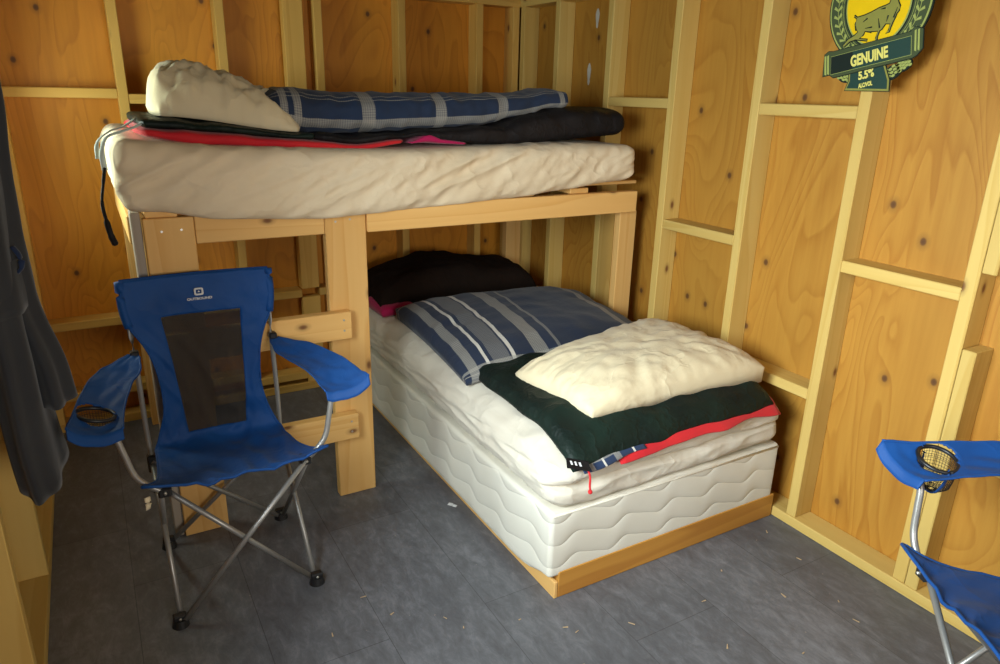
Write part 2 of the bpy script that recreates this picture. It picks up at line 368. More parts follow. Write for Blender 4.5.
# ------------------------------------------------------------------ bunk bed frame
YP = 2.31
bunk = thing('bunk_bed_frame', 'home-built pine bunk frame carrying the upper mattress above the lower bed', 'bunk bed', (1.05, 2.8, 0))
def screws(parent, pts, y):
    for x, z in pts:
        bm = bmesh.new(); bmesh.ops.create_cone(bm, cap_ends=True, segments=12, radius1=0.0045, radius2=0.0035, depth=0.002, matrix=Matrix.Translation((x, y, z)) @ Matrix.Rotation(PI/2, 4, 'X'))
        meshobj('screw', bm, screw_m, parent)
lg = meshobj('leg', B((0.122, YP, 0), (0.262, YP+0.038, 1.090)), bunk_z, bunk); screws(lg, [(0.17, 1.05), (0.225, 1.052)], YP)
meshobj('corner_post', B((0.092, YP+0.012, 0), (0.118, YP+0.10, 1.108)), weath, bunk, )
po = meshobj('leg', B((0.665, YP, 0), (0.806, YP+0.038, 1.073)), bunk_z, bunk); screws(po, [(0.70, 1.045), (0.75, 1.05)], YP)
meshobj('corner_post', B((1.945, YP+0.030, 0), (2.034, YP+0.068, 1.000)), bunk_z, bunk)
meshobj('side_rail', B((0.264, YP+0.004, 1.005), (0.664, YP+0.042, 1.090)), bunk_x, bunk)
meshobj('side_rail', B((0.808, YP-0.010, 1.003), (1.995, YP+0.028, 1.090)), bunk_x, bunk)
meshobj('side_rail', B((0.10, YB-0.045, 1.0), (2.03, YB-0.007, 1.090)), bunk_x, bunk)
for x in (0.13, 0.45, 0.78, 1.1, 1.40, 1.66):
    meshobj('slat', B((x, YP+0.005, 1.091), (x+0.089, YB-0.01, 1.112)), bunk_y, bunk)
meshobj('deck_board', B((1.72, YP+0.05, 1.113), (2.035, YP+0.14, 1.127)), bunk_x, bunk)
meshobj('deck_board', B((0.12, YP+0.2, 1.113), (2.0, YB-0.02, 1.125)), bunk_x, bunk)
meshobj('corner_post', B((1.94, YB-0.09, 0.0), (2.03, YB-0.046, 1.0)), bunk_z, bunk)
meshobj('corner_post', B((0.10, YB-0.09, 0.0), (0.19, YB-0.046, 1.0)), bunk_z, bunk)
r1 = meshobj('rung', B((0.125, YP-0.04, 0.640), (0.728, YP-0.001, 0.738)), bunk_x, bunk); screws(r1, [(0.70, 0.71), (0.70, 0.672)], YP-0.04)
r2_ = meshobj('rung', B((0.125, YP-0.04, 0.252), (0.738, YP-0.001, 0.350)), bunk_x, bunk); screws(r2_, [(0.71, 0.322), (0.71, 0.282)], YP-0.04)
meshobj('end_rail', B((0.086, YP+0.101, 1.0), (0.124, YB-0.1, 1.085)), bunk_y, bunk)

def text_mesh(name, cu, mat, parent, loc, rot, scale):
    t = bpy.data.objects.new(name, cu); COL.objects.link(t); dg = bpy.context.evaluated_depsgraph_get()
    me = bpy.data.meshes.new_from_object(t.evaluated_get(dg)); bpy.data.objects.remove(t); me.materials.clear()
    o = new(name, me, mat, parent, loc); o.rotation_euler = rot; o.scale = scale; return o
# ------------------------------------------------------------------ rounded soft boxes (mattresses)
def soft_box(a, b, r, n, deform):
    """rounded box with a regular grid, each vertex passed through deform"""
    x0, y0, z0 = a; x1, y1, z1 = b; bm = bmesh.new(); cache = {}
    nx, ny, nzz = n
    def lin(p0, p1, k, c):
        # denser samples near the rounded ends
        L = p1-p0; e = min(r*1.0, L*0.49); ks = 4
        s = [p0 + e*i/ks for i in range(ks)] + [p0+e+(L-2*e)*i/(k) for i in range(k+1)] + [p1-e+e*(i+1)/ks for i in range(ks)]
        return s
    X, Y, Z = lin(x0, x1, nx, 0), lin(y0, y1, ny, 0), lin(z0, z1, nzz, 0)
    def vert(i, j, k):
        key = (i, j, k)
        if key in cache: return cache[key]
        p = Vector((X[i], Y[j], Z[k]))
        c = Vector((min(max(p.x, x0+r), x1-r), min(max(p.y, y0+r), y1-r), min(max(p.z, z0+min(r, (z1-z0)*0.49)), z1-min(r, (z1-z0)*0.49))))
        d = p-c
        if d.length > 1e-6:
            mx = max(abs(d.x), abs(d.y), abs(d.z)); p = c + d.normalized()*mx
        v = bm.verts.new(deform(p)); cache[key] = v; return v
    I, J, K = len(X)-1, len(Y)-1, len(Z)-1
    def face(*ks):
        bm.faces.new([vert(*k) for k in ks])
    for i in range(I):
        for j in range(J):
            face((i, j, 0), (i, j+1, 0), (i+1, j+1, 0), (i+1, j, 0)); face((i, j, K), (i+1, j, K), (i+1, j+1, K), (i, j+1, K))
        for k in range(K):
            face((i, 0, k), (i+1, 0, k), (i+1, 0, k+1), (i, 0, k+1)); face((i, J, k), (i, J, k+1), (i+1, J, k+1), (i+1, J, k))
    for j in range(J):
        for k in range(K):
            face((0, j, k), (0, j, k+1), (0, j+1, k+1), (0, j+1, k)); face((I, j, k), (I, j+1, k), (I, j+1, k+1), (I, j, k+1))
    return bm
def ridge(v): return (1-abs(v)*2.0)
# upper mattress
DROP = [(0.03, 1.118), (0.17, 1.108), (0.33, 1.075), (0.65, 1.055), (0.95, 1.068), (1.37, 1.088), (1.63, 1.112), (1.8, 1.132), (1.96, 1.142)]
def upper_def(p):
    x, y, z = p
    wv = sst((2.345-y)/0.05)
    zb = interp(DROP, x)
    if z < 1.25: z = z + (zb-1.127)*wv*(1.25-z)/0.123
    top = 1.287 + 0.030*sst((0.45-x)/0.45) + 0.008*math.sin(x*5.0) - 0.006*sst((x-1.0)/0.4)
    if z > 1.2: z += (top-1.30)*(z-1.2)/0.10
    f = sst((2.33-y)/0.05)                       # front face
    if f > 0:
        g = sst((1.30-z)/0.05)
        q = ridge(nz(x*7-(z-1.1)*16, z*5, 3.1))*0.010 + ridge(nz(x*16-(z-1.1)*14, z*4, 9.2))*0.005 + nz(x*30, z*10, 2)*0.002
        y -= f*q*(0.6+0.5*g)*1.2
    if z > 1.285: z += nz(x*22, y*9, 5)*0.004 + 0.003*math.sin(x*60+y*20)*f
    if x < 0.12: x -= nz(y*9, z*20, 1)*0.012
    return Vector((x, y, z))
um = meshobj('mattress', soft_box((0.068, 2.268, 1.127), (1.948, 3.325, 1.300), 0.045, (150, 16, 22), upper_def), tan_sheet, smooth=True)
tag(um, 'cream sheeted mattress lying on the top bunk, its cover sagging over the rail', 'mattress')
def upper_seam():
    pts = [(0.405, 2.262, z) for z in (1.09, 1.13, 1.17, 1.21, 1.25, 1.285)]
    return T(pts, 0.0035, 6, flat=0.6)

# lower bed: plinth frame, box spring, mattress
bf = thing('bed_base', 'low timber base frame on the floor under the lower bed', 'bed base', (1.55, 2.4, 0))
ya, yb_ = 1.447, 3.34
meshobj('front_board', B((1.072, ya, 0), (2.030, ya+0.038, 0.092)), amber, bf)
meshobj('side_board', B((1.058, ya, 0), (1.071, yb_, 0.060)), bunk_y, bf)
meshobj('side_board', B((1.990, ya+0.039, 0), (2.030, yb_, 0.115)), amber, bf)
meshobj('back_board', B((1.072, yb_-0.038, 0), (1.989, yb_, 0.09)), amber, bf)
for y in (1.9, 2.4, 2.9): meshobj('cross_slat', B((1.072, y, 0.02), (1.989, y+0.089, 0.058)), bunk_x, bf)

def quilt_mat():
    q = NT('quilted_ticking')
    tc = q.n('ShaderNodeTexCoord'); sp = q.n('ShaderNodeSeparateXYZ'); q.l(tc.outputs['Object'], sp.inputs[0])
    s_ = q.math('ADD', sp.outputs[0], sp.outputs[1])
    sc = q.math('SINE', q.math('ADD', q.math('MULTIPLY', s_, 2*PI/0.195), q.math('MULTIPLY', q.math('SINE', q.math('MULTIPLY', s_, 2*PI/0.195)), 0.5)))
    h = q.math('SUBTRACT', q.math('MULTIPLY', sp.outputs[2], 1/0.078), q.math('MULTIPLY', sc, 0.20))
    wv = q.math('ABSOLUTE', q.math('SINE', q.math('MULTIPLY', h, PI)))
    pad = q.math('POWER', wv, 0.45)
    fine = q.noise(q.coord(), 300, 2)
    q.bump(q.math('ADD', pad, q.math('MULTIPLY', fine, 0.03)), 0.45, 0.009)
    q.color(q.mix(q.ramp(q.noise(q.coord(), 6, 2), [(0.4, 0.0), (0.7, 0.6)]), (0.74, 0.71, 0.61), (0.68, 0.64, 0.53)))
    q.rough(0.6); q.b.inputs['Sheen Weight'].default_value = 0.1
    return q.m
quilt = quilt_mat()
def bs_def(p):
    x, y, z = p
    z = z + 0.004*math.sin(x*9)*sst((z-0.2)/0.1)
    if z < 0.2 and x < 1.3: z -= 0.030*sst((1.09-x)/0.05)*sst((y-1.47)/0.12)*(0.2-z)/0.13
    if x < 1.1: x -= 0.010*sst((1.09-x)/0.05)*sst((y-1.47)/0.2)
    return Vector((x, y, z))
bs = meshobj('box_spring', soft_box((1.036, 1.450, 0.074), (2.022, 3.34, 0.304), 0.016, (40, 60, 16), bs_def), quilt, smooth=True)
tag(bs, 'white box spring with wavy quilted sides on the wooden base', 'box spring')
meshobj('piping', T([(1.045, 1.452, 0.293), (2.013, 1.452, 0.289)], 0.004, 8), sheet_m, bs, smooth=True)

def low_top(x, y):
    """height of the lower mattress top"""
    return 0.505 - 0.05*sst((1.62-y)/0.22) + 0.006*math.sin(x*6+y*3) - 0.012*sst((1.2-x)/0.2)
def low_def(p):
    x, y, z = p
    t = (z-0.303)/0.202
    if t > 0.3: z += (low_top(x, y)-0.505)*sst((t-0.3)/0.7)
    f = sst((1.50-y)/0.05); l = sst((1.09-x)/0.05)
    fold = ridge(nz(x*5+z*10, z*24, 4))*0.010 + nz(x*14, z*40, 8)*0.004
    y -= f*(fold - 0.012*math.sin(t*PI) - 0.010*sst((t-0.42)/0.12)*0 + 0.016*math.exp(-((t-0.45)/0.06)**2)*-1)
    z += f*0.010*math.sin(x*3.5+0.4)*(1-t)
    fl = ridge(nz(y*4+z*12, z*26, 7))*0.012 + nz(y*12, z*30, 3)*0.005
    x -= l*(fl + 0.012*math.sin(t*PI))
    if t > 0.85: z += 0.006*ridge(nz(x*8+y*6, y*5-x*3, 2)) - 0.003
    return Vector((x, y, z))
lm_ = meshobj('mattress', soft_box((1.040, 1.438, 0.303), (2.014, 3.34, 0.505), 0.062, (80, 120, 18), low_def), sheet_m, smooth=True)
tag(lm_, 'soft cream sheeted mattress on the lower bed, on top of the box spring', 'mattress')

# ------------------------------------------------------------------ cushions, bags and blankets
def cushion(C, T1, T2, n=40, m=2.6, p=0.6, concave=0.05, base=None, wr=0.006, seed=0, skew=0.0, wf=1.0, dome=None, rnd=0.0):
    """C: four corners (u-v-, u+v-, u+v+, u-v+); T1/T2 thickness above/below the seam"""
    C = [Vector(c) for c in C]
    def P(u, v):
        uu = u*(1-concave*(1-v*v))*math.sqrt(1-rnd*v**4*0.5) ; vv = v*(1-concave*(1-u*u))*math.sqrt(1-rnd*u**4*0.5)
        a, b = (uu+1)/2, (vv+1)/2
        return (C[0]*(1-a)*(1-b)+C[1]*a*(1-b)+C[2]*a*b+C[3]*(1-a)*b)
    bm = bmesh.new(); L = bm.loops.layers.uv.verify(); top = {}; bot = {}
    for i in range(n+1):
        for j in range(n+1):
            u, v = math.sin((i/n*2-1)*PI/2), math.sin((j/n*2-1)*PI/2)
            u = u*0.6+(i/n*2-1)*0.4; v = v*0.6+(j/n*2-1)*0.4
            q = P(u, v); e = max(0, (1-abs(u)**m)*(1-abs(v)**m))**p
            ang = math.atan2(v, u); rr = math.hypot(u, v)
            wk = wr*(ridge(nz(math.cos(ang)*5*wf, math.sin(ang)*5*wf, seed+rr*0.8))*0.7*sst(rr*1.3) + nz(u*5, v*5, seed+4)*0.9 + ridge(nz(u*3*wf+v*2, v*4*wf, seed+11))*0.5)
            sk = 1+skew*u
            hh = T1*e*sk + wk*min(1, e*3)
            if dome: hh *= dome(u, v)
            edge = i in (0, n) or j in (0, n)
            tp = q + Vector((0, 0, hh)); bp = q - Vector((0, 0, T2*e))
            if base:
                bz = base(bp.x, bp.y)
                bp.z = bz if not edge else max(bp.z, bz)
                tp.z = max(tp.z, bp.z+0.002)
            if edge:
                wav = 0.25*wr*nz(u*12, v*12, seed)
                vv_ = bm.verts.new(q+Vector((wav, wav, wav))); top[i, j] = vv_; bot[i, j] = vv_
            else: top[i, j] = bm.verts.new(tp); bot[i, j] = bm.verts.new(bp)
    for i in range(n):
        for j in range(n):
            ks = [(i, j), (i+1, j), (i+1, j+1), (i, j+1)]
            for d, rev in ((top, False), (bot, True)):
                kk = ks[::-1] if rev else ks
                try:
                    f = bm.faces.new([d[k] for k in kk])
                    for lp, k in zip(f.loops, kk): lp[L].uv = (k[0]/n, k[1]/n)
                except ValueError: pass
    return bm

def loft(xs, prof, n=40, cap=0.12):
    """lies along X; prof(t, a) -> point, a going round, t = 0..1 along; ends closed"""
    bm = bmesh.new(); L = bm.loops.layers.uv.verify(); N = len(xs)-1
    R = [[bm.verts.new(prof(i/N, xs[i], 2*PI*k/n)) for k in range(n)] for i in range(N+1)]
    for i in range(N):
        for k in range(n):
            f = bm.faces.new((R[i][k], R[i+1][k], R[i+1][(k+1) % n], R[i][(k+1) % n]))
            for lp, (a, b) in zip(f.loops, ((i, k), (i+1, k), (i+1, k+1), (i, k+1))): lp[L].uv = (a/N, b/n)
    for ring in (R[0], R[-1]):
        c = bm.verts.new(sum((v.co for v in ring), Vector())/n)
        for k in range(n): bm.faces.new((ring[k], ring[(k+1) % n], c))
    return bm
def sup(c, e): return math.copysign(abs(c)**e, c)

def plaid_mat(name, us, vs, base=(0.012, 0.035, 0.10), weave=True):
    """us / vs: (start, end, colour) bands in the cloth's own coordinates"""
    q = NT(name); tc = q.n('ShaderNodeTexCoord'); sp = q.n('ShaderNodeSeparateXYZ'); q.l(tc.outputs['UV'], sp.inputs[0])
    def bands(co, L):
        stops = [(0.0, 0.0)]
        for a, b, c in L: stops += [(a, c), (b, 0.0)]
        return q.ramp(co, stops, 'CONSTANT')
    fine = q.math('FRACT', q.math('MULTIPLY', sp.outputs[0], 150)); fine2 = q.math('FRACT', q.math('MULTIPLY', sp.outputs[1], 90))
    chk = q.math('ADD', q.math('MULTIPLY', q.math('GREATER_THAN', fine, 0.5), 0.28), q.math('MULTIPLY', q.math('GREATER_THAN', fine2, 0.5), 0.28))
    chk = q.math('ADD', chk, 0.45)
    n = q.noise(q.coord(), 4, 3)
    c = q.mix(q.ramp(n, [(0.4, 0.0), (0.7, 1.0)]), base, mix3(base, (0.01, 0.015, 0.03), 0.5))
    grey = (0.36, 0.345, 0.30)
    for co, L in ((sp.outputs[0], us), (sp.outputs[1], vs)):
        f = bands(co, L); c = q.mix(q.math('MULTIPLY', f, chk, clamp=True), c, grey)
        wh = q.math('GREATER_THAN', f, 0.95); c = q.mix(wh, c, (0.62, 0.60, 0.54))
    q.color(c); q.rough(0.85); q.b.inputs['Sheen Weight'].default_value = 0.1
    q.bump(q.noise(q.coord(), 9, 4, 0.55, 0.6), 0.5, 0.012)
    return q.m

# --- sleeping bag spread over the top bunk
def bag_band(name, mat, parent, x0, x1, zb, zt, y0, y1, seed, amp=0.006, n=44, steps=120):
    def prof(t, x, a):
        e = 1-0.0*t; end = min(1, (min(t, 1-t)/0.03))**0.5*0.97+0.03
        b, c = interp(zb, x), interp(zt, x); zc = (b+c)/2; h = (c-b)/2*end
        yy0 = y0(x) if callable(y0) else y0
        yc, hy = (yy0+y1)/2, (y1-yy0)/2*(0.85+0.15*end)
        ca, sa = math.cos(a), math.sin(a)
        y = yc + hy*sup(ca, 0.35); z = zc + h*sup(sa, 0.55)
        k = amp*(nz(x*14, y*7, seed)+0.6*ridge(nz(x*9+z*5, y*5, seed+3)))
        y -= k*(1 if ca < 0 else 0)*1.2; z += k*(0.8 if sa > 0 else 0.25)
        return Vector((x+0.01*nz(y*9, z*20, seed), y, z))
    xs = [x0+(x1-x0)*i/steps for i in range(steps+1)]
    return meshobj(name, loft(xs, prof, n), mat, parent, smooth=True)
ub = thing('sleeping_bag', 'black sleeping bag with red lining spread along the top bunk mattress', 'sleeping bag', (1.05, 2.8, 1.30))
topc = [(0.14, 1.375), (0.25, 1.372), (0.6, 1.328), (0.8, 1.322), (1.136, 1.338), (1.35, 1.352), (1.5, 1.395), (1.65, 1.418), (1.9, 1.412), (1.945, 1.40)]
botc = [(0.14, 1.343), (0.25, 1.336), (0.6, 1.308), (0.8, 1.288), (0.95, 1.305), (1.03, 1.313), (1.1, 1.290), (1.35, 1.274), (1.55, 1.280), (1.9, 1.305), (1.945, 1.32)]
bag_band('outer_shell', dkgreen_m, ub, 0.150, 0.66, botc, topc, 2.335, 3.0, 1)
bag_band('outer_shell', black_m, ub, 0.64, 1.945, botc, topc, 2.325, 3.02, 2, 0.009)
bag_band('lining', red_m, ub, 0.140, 0.97, [(0.14, 1.322), (0.3, 1.290), (0.8, 1.270), (0.97, 1.292)], [(0.14, 1.35), (0.25, 1.343), (0.6, 1.314), (0.8, 1.296), (0.97, 1.312)], 2.322, 2.99, 5, 0.004)
bag_band('lining', magenta_m, ub, 0.98, 1.20, [(0.98, 1.292), (1.2, 1.285)], [(0.98, 1.300), (1.05, 1.331), (1.10, 1.312), (1.2, 1.296)], 2.316, 2.9, 6, 0.002, steps=30)
meshobj('webbing_strap', T([(0.175, 2.36, 1.368), (0.14, 2.345, 1.350), (0.10, 2.33, 1.337), (0.062, 2.32, 1.322), (0.046, 2.31, 1.285), (0.046, 2.30, 1.235)], 0.008, 8, 6, 0.45), strap_m, ub, smooth=True)
meshobj('webbing_strap', T([(0.150, 2.45, 1.368), (0.11, 2.43, 1.345), (0.075, 2.41, 1.334), (0.040, 2.40, 1.305), (0.034, 2.38, 1.26)], 0.006, 8, 6, 0.45), strap_m, ub, smooth=True)
meshobj('cord', T([(0.046, 2.30, 1.24), (0.036, 2.27, 1.20), (0.026, 2.25, 1.15), (0.030, 2.235, 1.10), (0.036, 2.23, 1.06), (0.044, 2.225, 1.035)], [0.005, 0.004, 0.005, 0.008, 0.009, 0.004], 8, 6), black_m, ub, smooth=True)

# --- rolled plaid blanket on the top bunk
G = 0.8
roll_m = plaid_mat('navy_plaid_roll', [(0.03, 0.05, G), (0.065, 0.085, G), (0.255, 0.295, G), (0.485, 0.52, G), (0.70, 0.735, G), (0.93, 0.95, G)],
                   [(0.04, 0.055, G), (0.20, 0.215, G), (0.36, 0.372, 0.6), (0.40, 0.408, G), (0.52, 0.60, G), (0.70, 0.712, G), (0.86, 0.9, G)], (0.009, 0.026, 0.070))
rb = [(0.52, 1.365), (0.65, 1.325), (0.85, 1.322), (1.02, 1.332), (1.30, 1.345), (1.45, 1.375), (1.6, 1.405), (1.72, 1.415)]
rtp = [(0.52, 1.455), (0.61, 1.464), (0.76, 1.450), (1.02, 1.453), (1.3, 1.458), (1.5, 1.462), (1.6, 1.480), (1.68, 1.480), (1.72, 1.470)]
def roll_prof(t, x, a):
    end = min(1, min(t, 1-t)/0.035)**0.5*0.8+0.2
    b, c = interp(rb, x), interp(rtp, x); zc, h = (b+c)/2, (c-b)/2*end
    hy = 0.125*end; yc = 2.52
    ca, sa = math.cos(a), math.sin(a)
    y, z = yc+hy*sup(ca, 0.8), zc+h*sup(sa, 0.7)
    k = 0.008*ridge(nz(x*11, a*1.2, 3)) + 0.004*nz(x*30, a*2, 6)
    return Vector((x, y+k*ca, z+k*sa))
rl = meshobj('rolled_blanket', loft([0.53+1.19*i/150 for i in range(151)], roll_prof, 48), roll_m, smooth=True)
tag(rl, 'navy and grey plaid blanket rolled lengthwise on the top bunk', 'blanket')

# --- pillow on the top bunk
def up_base(x, y): return interp(topc, x)+0.004
pu = cushion([(0.185, 2.40, 1.405), (0.640, 2.345, 1.335), (0.66, 2.80, 1.37), (0.20, 2.84, 1.40)], 0.125, 0.05, 50, 2.6, 0.55, 0.04, lambda x, y: up_base(x, y), 0.022, 21, -0.40, 1.3, rnd=0.45)
tag(meshobj('pillow', pu, pillow_m, smooth=True), 'plump cream pillow at the left end of the top bunk', 'pillow')

# --- lower bed: bunched bag at the head, plaid pillow, dark bag, ivory pillow
def lb(x, y): return low_top(x, y)+0.006
hb = thing('bunched_sleeping_bag', 'black sleeping bag bunched at the shaded head of the lower bed', 'sleeping bag', (1.5, 3.1, 0.5))
meshobj('outer_shell', cushion([(1.058, 2.88, 0.555), (1.90, 2.90, 0.545), (1.93, 3.31, 0.56), (1.09, 3.31, 0.56)], 0.145, 0.05, 54, 5, 0.5, 0.0, lb, 0.009, 31, -0.05, 0.6,
        lambda u, v: 0.80+0.20*math.cos((u+0.1)*4.6)*(0.7) + 0.14*nz(u*3, v*2, 5)), brown_m, hb, smooth=True)
meshobj('lining', cushion([(1.050, 2.84, 0.53), (1.22, 2.84, 0.532), (1.22, 3.05, 0.54), (1.05, 3.05, 0.54)], 0.02, 0.01, 12, 4, 0.5, 0.0, lb, 0.004, 8), magenta_m, hb, smooth=True)
us = [(0.055, 0.115, G), (0.165, 0.18, 1.0), (0.20, 0.275, 0.42), (0.285, 0.298, 1.0), (0.375, 0.425, G), (0.46, 0.47, 0.6), (0.77, 0.815, G), (0.885, 0.93, G), (0.965, 0.975, 1.0)]
vs = [(0.02, 0.035, G), (0.055, 0.085, G), (0.90, 0.925, G), (0.955, 0.97, G)]
pil_plaid = plaid_mat('navy_striped_plaid', us, vs, (0.009, 0.022, 0.055))
pp = cushion([(1.035, 2.00, 0.520), (1.90, 1.93, 0.530), (1.985, 2.72, 0.545), (1.095, 2.80, 0.555)], 0.095, 0.02, 56, 3.2, 0.55, 0.02, lb, 0.007, 41, 0.05, 0.8)
tag(meshobj('plaid_pillow', pp, pil_plaid, smooth=True), 'large navy striped plaid pillow in the middle of the lower bed', 'pillow')
fb = thing('folded_sleeping_bag', 'dark green sleeping bag with red edge folded at the foot of the lower bed', 'sleeping bag', (1.5, 1.65, 0.5))
def fb_base(x, y): return low_top(x, y)+0.008
def slab(C, zoff, th, n, seed, wr=0.006):
    C = [Vector((x, y, 0)) for x, y in C]
    bm = bmesh.new(); top, bot = {}, {}
    for i in range(n+1):
        for j in range(n+1):
            a, b = i/n, j/n; q = C[0]*(1-a)*(1-b)+C[1]*a*(1-b)+C[2]*a*b+C[3]*(1-a)*b
            e = (max(0, (1-abs(2*a-1)**14)*(1-abs(2*b-1)**14)))**0.4
            q.x += 0.010*nz(q.y*9, b*3, seed); q.y += 0.012*nz(q.x*8, a*3, seed+2)
            z = fb_base(q.x, q.y)+zoff
            if q.y < 1.47: z -= (1.47-q.y)*0.5
            k = wr*(nz(q.x*12, q.y*12, seed)+ridge(nz(q.x*6+q.y*5, q.y*9-q.x*3, seed+5)))
            top[i, j] = bm.verts.new((q.x, q.y, z+th*(0.25+0.75*e)+k*e)); bot[i, j] = bm.verts.new((q.x, q.y, z))
    for i in range(n):
        for j in range(n):
            ks = [(i, j), (i+1, j), (i+1, j+1), (i, j+1)]
            bm.faces.new([top[k] for k in ks]); bm.faces.new([bot[k] for k in ks[::-1]])
    for i in range(n):
        for e in (((i, 0), (i+1, 0)), ((i+1, n), (i, n)), ((n, i), (n, i+1)), ((0, i+1), (0, i))):
            bm.faces.new([bot[e[0]], bot[e[1]], top[e[1]], top[e[0]]])
    return bm
meshobj('outer_shell', slab([(1.085, 1.428), (1.945, 1.445), (1.985, 2.10), (1.085, 2.10)], 0.010, 0.036, 60, 3, 0.007), dkgreen_m, fb, smooth=True)
meshobj('lining', slab([(1.25, 1.414), (1.958, 1.426), (1.99, 1.75), (1.25, 1.75)], 0.001, 0.012, 40, 9, 0.003), red_m, fb, smooth=True)
bag_plaid = plaid_mat('navy_bag_plaid', [(0.1, 0.16, G), (0.3, 0.33, 1.0), (0.5, 0.6, G), (0.8, 0.83, 1.0)], [(0.2, 0.3, G), (0.6, 0.66, 1.0)])
pb = bmesh.new()
def pl(u, v):
    x = 1.115+u*0.24; y = 1.408+0.012*u+v*0.10-0.006*math.sin(u*6); z = fb_base(x, max(y, 1.47))-0.012*(1-v)-max(0, 1.47-y)*0.42+0.016
    return Vector((x, y, z))
grid(pb, 30, 8, pl)
pbo = meshobj('plaid_lining', pb, bag_plaid, fb, smooth=True); sm = pbo.modifiers.new('thick', 'SOLIDIFY'); sm.thickness = 0.005
meshobj('cord', T([(1.113, 1.415, 0.470), (1.115, 1.396, 0.458), (1.116, 1.386, 0.44), (1.114, 1.382, 0.415), (1.116, 1.381, 0.400)], 0.0032, 8, 4), red_m, fb, smooth=True)
bm = bmesh.new(); bmesh.ops.create_uvsphere(bm, u_segments=10, v_segments=8, radius=0.007, matrix=Matrix.Translation((1.116, 1.381, 0.396))); meshobj('cord_knot', bm, red_m, fb, smooth=True)
tgm = bmesh.new(); grid(tgm, 6, 6, lambda u, v: Vector((1.055+u*0.055+v*0.02, 1.415-u*0.035+v*0.035, 0.474-u*0.008+v*0.008)))
tgo = meshobj('fabric_tag', tgm, black_m, fb); tgo.modifiers.new('thick', 'SOLIDIFY').thickness = 0.003
for k in range(3):
    tb = bmesh.new(); grid(tb, 2, 2, lambda u, v: Vector((1.070+k*0.010+u*0.0045+v*0.006, 1.4115-k*0.0075-u*0.004+v*0.016+0.006, 0.4775-k*0.0016+v*0.0035))); meshobj('tag_print', tb, white_print, tgo)
pw = cushion([(1.135, 1.885, 0.570), (1.198, 1.515, 0.560), (1.985, 1.500, 0.578), (1.965, 2.09, 0.58)], 0.092, 0.06, 60, 3.0, 0.50, 0.05, lambda x, y: fb_base(x, y)+0.036, 0.008, 51, 0.0, 1.5, rnd=0.22)
tag(meshobj('pillow', pw, pillow_m, smooth=True), 'flat ivory pillow lying on the dark bag at the foot of the lower bed', 'pillow')

